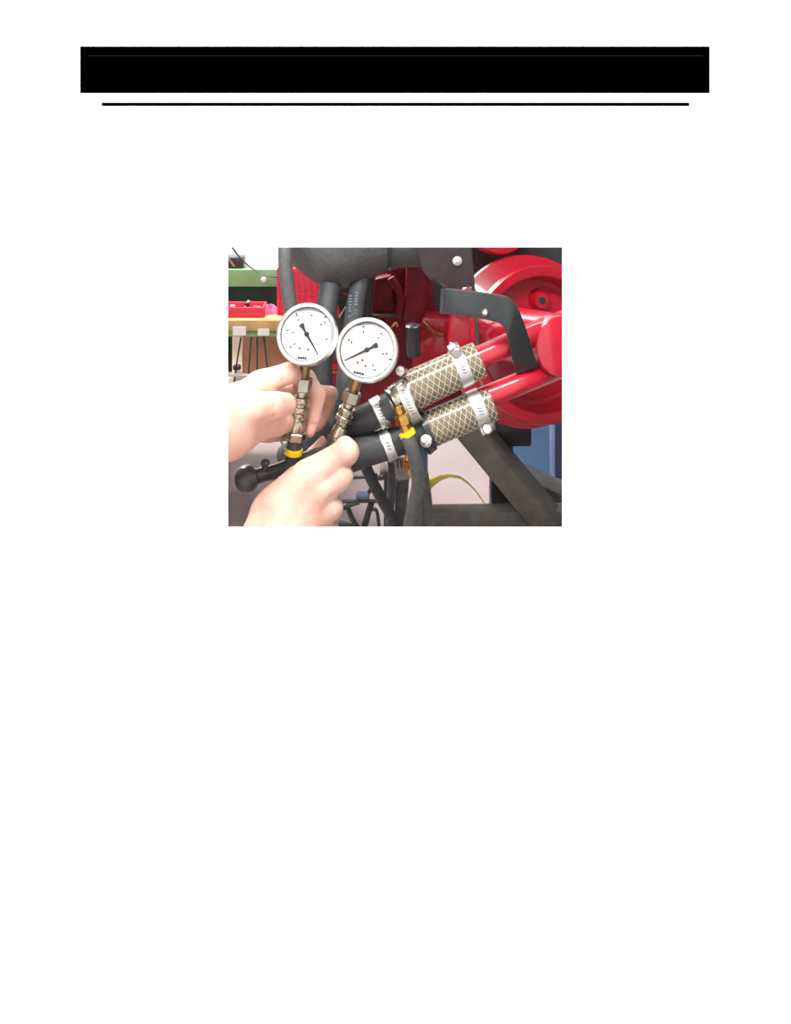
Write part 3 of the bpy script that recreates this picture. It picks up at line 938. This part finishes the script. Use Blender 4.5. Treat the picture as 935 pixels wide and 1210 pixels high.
# yellow strap arching over the floor
pts2 = [(478, 742, 1.55), (482, 650, 1.55), (488, 604, 1.55), (500, 584, 1.55), (509, 571.5, 1.55), (520, 565, 1.55), (531, 562.5, 1.55), (543, 564.5, 1.55), (553, 571, 1.55), (563, 582, 1.55), (570, 592, 1.55), (577, 603, 1.55), (584, 616, 1.55), (600, 660, 1.55), (604, 742, 1.55)]
wd = [9, 9, 9, 8.5, 8, 5, 3.2, 2.8, 2.2, 1.8, 1.6, 1.5, 1.4, 1.4, 1.4]
cl = []
for (x, y, Y), w_ in zip(pts2, wd):
    cl.append((P(x - w_ * .3, y - w_ * .4, Y), P(x + w_ * .3, y + w_ * .5, Y + 0.02)))
o_ = ribbon(cl, 0.002).build('yellow_strap', M_ystrap)
tag(o_, 'yellow strap arching over the beige floor', 'strap')
o_ = MB().lathe(P(574.5, 601.5, 1.54), (0.6, 0, -0.8), [(0, 0.002), (0.001, 0.0035), (0.008, 0.0035), (0.009, 0.002)], 12).build('strap_clip', M_redpl)
tag(o_, 'tiny red clip at the lower end of yellow strap', 'clip')

# blue cabinet on the right
cb = thing('blue_cabinet', P(720, 600, 2.05), 'plain blue painted cabinet behind the frame at right', 'cabinet')
x0 = P(600, 500, 2.1).x
MB().box((x0 + 0.45, 2.3, 0.29), 0.9, 0.4, 0.58).build('body', M_blue, cb, bevel=0.006)
o_ = MB().box((P(672, 600, 1.7).x, 1.72, 0.17), 0.06, 0.06, 0.34).build('corner_post', M_dkblue, bevel=0.004)
tag(o_, 'dark blue post at the lower right in front of the blue cabinet', 'post')

# ------------------------------------------------------------------ workbench, shelf and clutter at the left
YB = 1.90
wb = thing('workbench', (P(300, 385, YB).x, YB + 0.1, 0), 'wooden workbench with pale apron at the left', 'workbench')
zt = P(0, 378, YB).z
xL, xR = P(120, 0, YB).x, P(380, 0, YB).x
MB().box(((xL + xR) / 2, YB + 0.05, zt - 0.0125), xR - xL, 0.10, 0.025).build('top', M_wood, wb, bevel=0.003)
MB().box(((xL + xR) / 2, YB + 0.025, zt - 0.034), xR - xL - 0.02, 0.012, 0.018).build('apron', M_green, wb, bevel=0.001)
for xx, yy in ((xL + 0.03, YB + 0.03), (xR - 0.03, YB + 0.03), (xL + 0.03, YB + 0.08), (xR - 0.03, YB + 0.08)):
    MB().box((xx, yy, (zt - 0.025) / 2), 0.03, 0.03, zt - 0.025).build('leg', M_frame, wb, bevel=0.002)
zsh = P(0, 474, YB).z
MB().box(((xL + xR) / 2, YB + 0.10, zsh - 0.008), xR - xL - 0.01, 0.19, 0.016).build('lower_shelf', M_wood, wb, bevel=0.002)
for (xa, xb, ya, yb, lb) in ((275.5, 291, 385.5, 396, 'white card at the left under the bench edge'), (305, 318.5, 388, 396, 'white card at the right under the bench edge')):
    o_ = MB().box((P(xa, ya, YB) + P(xb, yb, YB)) / 2 + Vector((0, -0.003, 0)), (xb - xa) * YB / F, 0.002, (yb - ya) * YB / F).build('card', M_card, smooth=False)
    tag(o_, lb, 'card')
# green shelf unit behind
YS = 2.12
gs = thing('shelf_unit', (P(300, 385, YS).x, YS + 0.1, 0), 'pale green metal shelf unit behind the workbench', 'shelf')
xa, xb = P(130, 0, YS).x, P(360, 0, YS).x
z0, z1 = P(0, 318, YS).z, P(0, 338, YS).z
MB().box(((xa + xb) / 2, YS, (z0 + z1) / 2), xb - xa, 0.012, z0 - z1).build('rail', M_green, gs, bevel=0.001)
MB().box(((xa + xb) / 2, YS + 0.028, z0 - 0.004), xb - xa, 0.045, 0.008).build('top', M_green, gs, bevel=0.001)
zlow = P(0, 500, YS).z
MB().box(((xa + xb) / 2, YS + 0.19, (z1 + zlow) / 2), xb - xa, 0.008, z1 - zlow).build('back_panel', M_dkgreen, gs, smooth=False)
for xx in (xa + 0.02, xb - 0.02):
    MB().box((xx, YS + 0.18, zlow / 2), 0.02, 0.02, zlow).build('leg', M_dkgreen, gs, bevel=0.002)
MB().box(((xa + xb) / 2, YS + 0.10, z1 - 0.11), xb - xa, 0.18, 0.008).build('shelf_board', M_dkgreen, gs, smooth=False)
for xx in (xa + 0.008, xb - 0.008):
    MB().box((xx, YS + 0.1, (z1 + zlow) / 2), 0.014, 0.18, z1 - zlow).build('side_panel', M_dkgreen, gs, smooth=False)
MB().lathe(P(312, 330, YS - 0.006), (0, -1, 0.1), [(0, 0.004), (0.004, 0.0065), (0.009, 0.0065), (0.011, 0.004)], 16).build('knob', M_card, gs)
o_ = MB().box(Vector((P(272, 0, YS + 0.03).x, YS + 0.026, z0 + 0.0145)), 0.075, 0.04, 0.028).build('black_box', M_blackpl, bevel=0.003)
tag(o_, 'small black box on the green shelf at the left edge', 'box')
# cords on the wall
hose([(262, 270, 2.05), (275, 293, 2.05), (287, 308, 2.05), (300, 318.5, 2.05), (314, 325.5, 2.05), (332, 327, 2.05), (350, 322, 2.05)], 0.0022, 'black cord sagging in front of the white wall', M_blackpl, 'cord', 'cord', seg=8)
hose([(262, 290, 2.08), (270, 305, 2.08), (277, 315, 2.08)], 0.0022, 'short brown cord at the upper left corner', M_brown, 'cord', 'cord', seg=8)
# red tray with tools on the bench
tr = thing('parts_tray', P(290, 378, YB + 0.03), 'shallow red tray of tools on the workbench', 'tray')
xa, xb = P(225, 0, YB).x, P(310, 0, YB).x
za = zt
MB().box(((xa + xb) / 2, YB + 0.045, za + 0.002), xb - xa, 0.05, 0.004).build('base', M_redpl, tr, smooth=False)
for yy in (YB + 0.02, YB + 0.07):
    MB().box(((xa + xb) / 2, yy, za + 0.0115), xb - xa, 0.004, 0.023).build('long_side', M_redpl, tr, bevel=0.001)
for xx in (xa + 0.002, xb - 0.002):
    MB().box((xx, YB + 0.045, za + 0.0115), 0.004, 0.05, 0.023).build('short_side', M_redpl, tr, bevel=0.001)
for nm, lb, x_, y_, rot, m in (('spanner', 'steel spanner sticking up from the red tray', 288, 366, 60, M_steel), ('screwdriver', 'red handled screwdriver in the red tray', 296, 366, 10, M_redpl), ('pliers', 'dull pliers lying at the left of the red tray', 281, 368, -15, M_steel)):
    c = P(x_, y_, YB + 0.045)
    e = Vector((math.cos(math.radians(rot)), 0.2, math.sin(math.radians(rot)))).normalized()
    t = thing(nm, c - Vector((0, 0, 0.012)), lb, 'tool', 'tools in the red tray')
    MB().tube([c - e * 0.016, c - e * 0.006, c + e * 0.004], [0.0045, 0.005, 0.004], 10).build('handle', m, t)
    MB().tube([c + e * 0.003, c + e * 0.018], 0.0018, 8, smooth=False).build('shaft', M_steel, t)
    MB().box(c + e * 0.02, 0.007, 0.003, 0.007, e, (0, 1, 0), Vector((0, 1, 0)).cross(e)).build('tip', M_steel, t, bevel=0.0006)
for nm, lb, x_, y_, h_, rr, m in (('socket', 'steel socket standing in the red tray', 275, 367, 0.016, 0.006, M_steel), ('spray_cap', 'small red cap standing in the red tray', 302, 369, 0.014, 0.0065, M_redpl), ('spool', 'black spool standing in the red tray', 292, 364, 0.022, 0.006, M_blackpl)):
    c = P(x_, 378, YB + 0.05)
    c.z = za + 0.0045
    t = thing(nm, c, lb, 'tool', 'tools in the red tray')
    MB().lathe(c, (0, 0, 1), [(0, rr), (h_ * .35, rr), (h_ * .4, rr * .75), (h_ * .7, rr * .75)], 16).build('base', m, t)
    MB().lathe(c + Vector((0, 0, h_ * .7)), (0, 0, 1), [(0, rr * .75), (h_ * .02, rr), (h_ * .28, rr), (h_ * .3, rr * .8)], 16).build('rim', m, t)
# pink rag: crumpled heap
random.seed(3)
c = P(318, 378.5, YB + 0.055)
vs_, fs_ = [], []
NU, NV = 28, 12
for j in range(NV + 1):
    f = j / NV
    for i in range(NU):
        a = 2 * math.pi * i / NU
        r = 0.021 * math.sin(f * math.pi / 2 * 0.98 + 0.02) ** 0.8
        r *= 1 + 0.22 * math.sin(3 * a + 2.2 * f) + 0.10 * math.sin(7 * a + 5 * f)
        z = 0.030 * (math.cos(f * math.pi / 2)) * (1 + 0.2 * math.sin(2 * a)) + 0.002
        vs_.append(c + Vector((r * math.cos(a) * 1.15, r * math.sin(a) * 0.8, z)))
for j in range(NV):
    for i in range(NU):
        k = (i + 1) % NU
        fs_.append([j * NU + i, j * NU + k, (j + 1) * NU + k, (j + 1) * NU + i])
fs_.append(list(range(NU)))
fs_.append([NV * NU + i for i in range(NU)])
o_ = make('rag', vs_, fs_, M_pink)
tag(o_, 'crumpled pink rag on the workbench beside the red tray', 'rag')
# red plastic crate with lattice
ct = thing('crate', P(352, 362, 1.97), 'red lattice plastic crate between the black hoses', 'crate')
xa, xb = P(328, 0, 1.95).x, P(382, 0, 1.95).x
z1 = zt
z0 = P(0, 316, 1.95).z
yf, yb_ = 1.945, 1.995
H = z0 - z1
for nm, yy, sg in (('front_wall', yf, -1), ('rear_wall', yb_, 1)):
    w = MB().box(((xa + xb) / 2, yy, (z0 + z1) / 2), xb - xa, 0.004, H).build(nm, M_redpl, ct, bevel=0.001)
    MB().box(((xa + xb) / 2, yy + sg * 0.004, z0 - 0.006), xb - xa, 0.006, 0.012).build('top_rim', M_redpl, w, bevel=0.001)
    for zz in (z0 - 0.036, z0 - 0.058, z1 + 0.03):
        MB().box(((xa + xb) / 2, yy + sg * 0.004, zz), xb - xa, 0.005, 0.006).build('slat', M_redpl, w, smooth=False)
    for k in range(8):
        xx = xa + 0.003 + (xb - xa - 0.006) * k / 7
        MB().box((xx, yy + sg * 0.004, (z0 + z1) / 2), 0.005, 0.0065, H).build('slat', M_redpl, w, smooth=False)
for xx in (xa + 0.003, xb - 0.003):
    MB().box((xx, (yf + yb_) / 2, (z0 + z1) / 2), 0.006, yb_ - yf, H).build('side_wall', M_redpl, ct, bevel=0.001)
MB().box(((xa + xb) / 2, (yf + yb_) / 2, z1 + 0.003), xb - xa, yb_ - yf, 0.006).build('base', M_redpl, ct, smooth=False)

# things under the bench
t = MB().box((P(318, 0, 2.07).x, 2.07, zsh + 0.078), 0.14, 0.012, 0.154).build('brown_board', M_brown, bevel=0.002)
tag(t, 'reddish brown board standing under the workbench', 'board')
t = MB().box((P(280.5, 0, 2.05).x, 2.05, zsh + 0.075), 0.024, 0.006, 0.15).build('white_board', M_card, bevel=0.001)
tag(t, 'narrow white board standing under the workbench', 'board')
for i, (xa_, xb_) in enumerate(((297, 293), (304, 304), (312, 318), (285, 276))):
    q = hose([(xa_, 398, 1.96), ((xa_ + xb_) / 2, 425, 1.96), (xb_, 456, 1.96)], 0.0018, ['thin black rod leaning under the bench, second from left', 'upright thin black rod under the bench', 'thin black rod leaning right under the bench', 'leftmost thin black rod, leaning left over the white board'][i], M_blackpl, 'rod', 'rod', 'rods under the bench', seg=8)
o_ = MB().tube([P(230, 442, 1.94), P(294, 443.5, 1.94)], 0.004, 12, smooth=False).build('steel_bar', M_steel)
tag(o_, 'pale steel bar lying level under the workbench', 'bar')
t = thing('white_jug', Vector((P(280, 0, 1.98).x, 1.98, zsh)), 'white rounded jug low under the workbench at left', 'jug')
c = Vector((P(280, 0, 1.98).x, 1.98, zsh + 0.0005))
MB().lathe(c, (0, 0, 1), [(0, 0.018), (0.003, 0.022), (0.02, 0.022), (0.032, 0.016), (0.038, 0.008), (0.046, 0.008)], 24).build('body', M_card, t)
MB().lathe(c + Vector((0, 0, 0.045)), (0, 0, 1), [(0, 0.0095), (0.008, 0.0095)], 18).build('cap', M_blackpl, t)
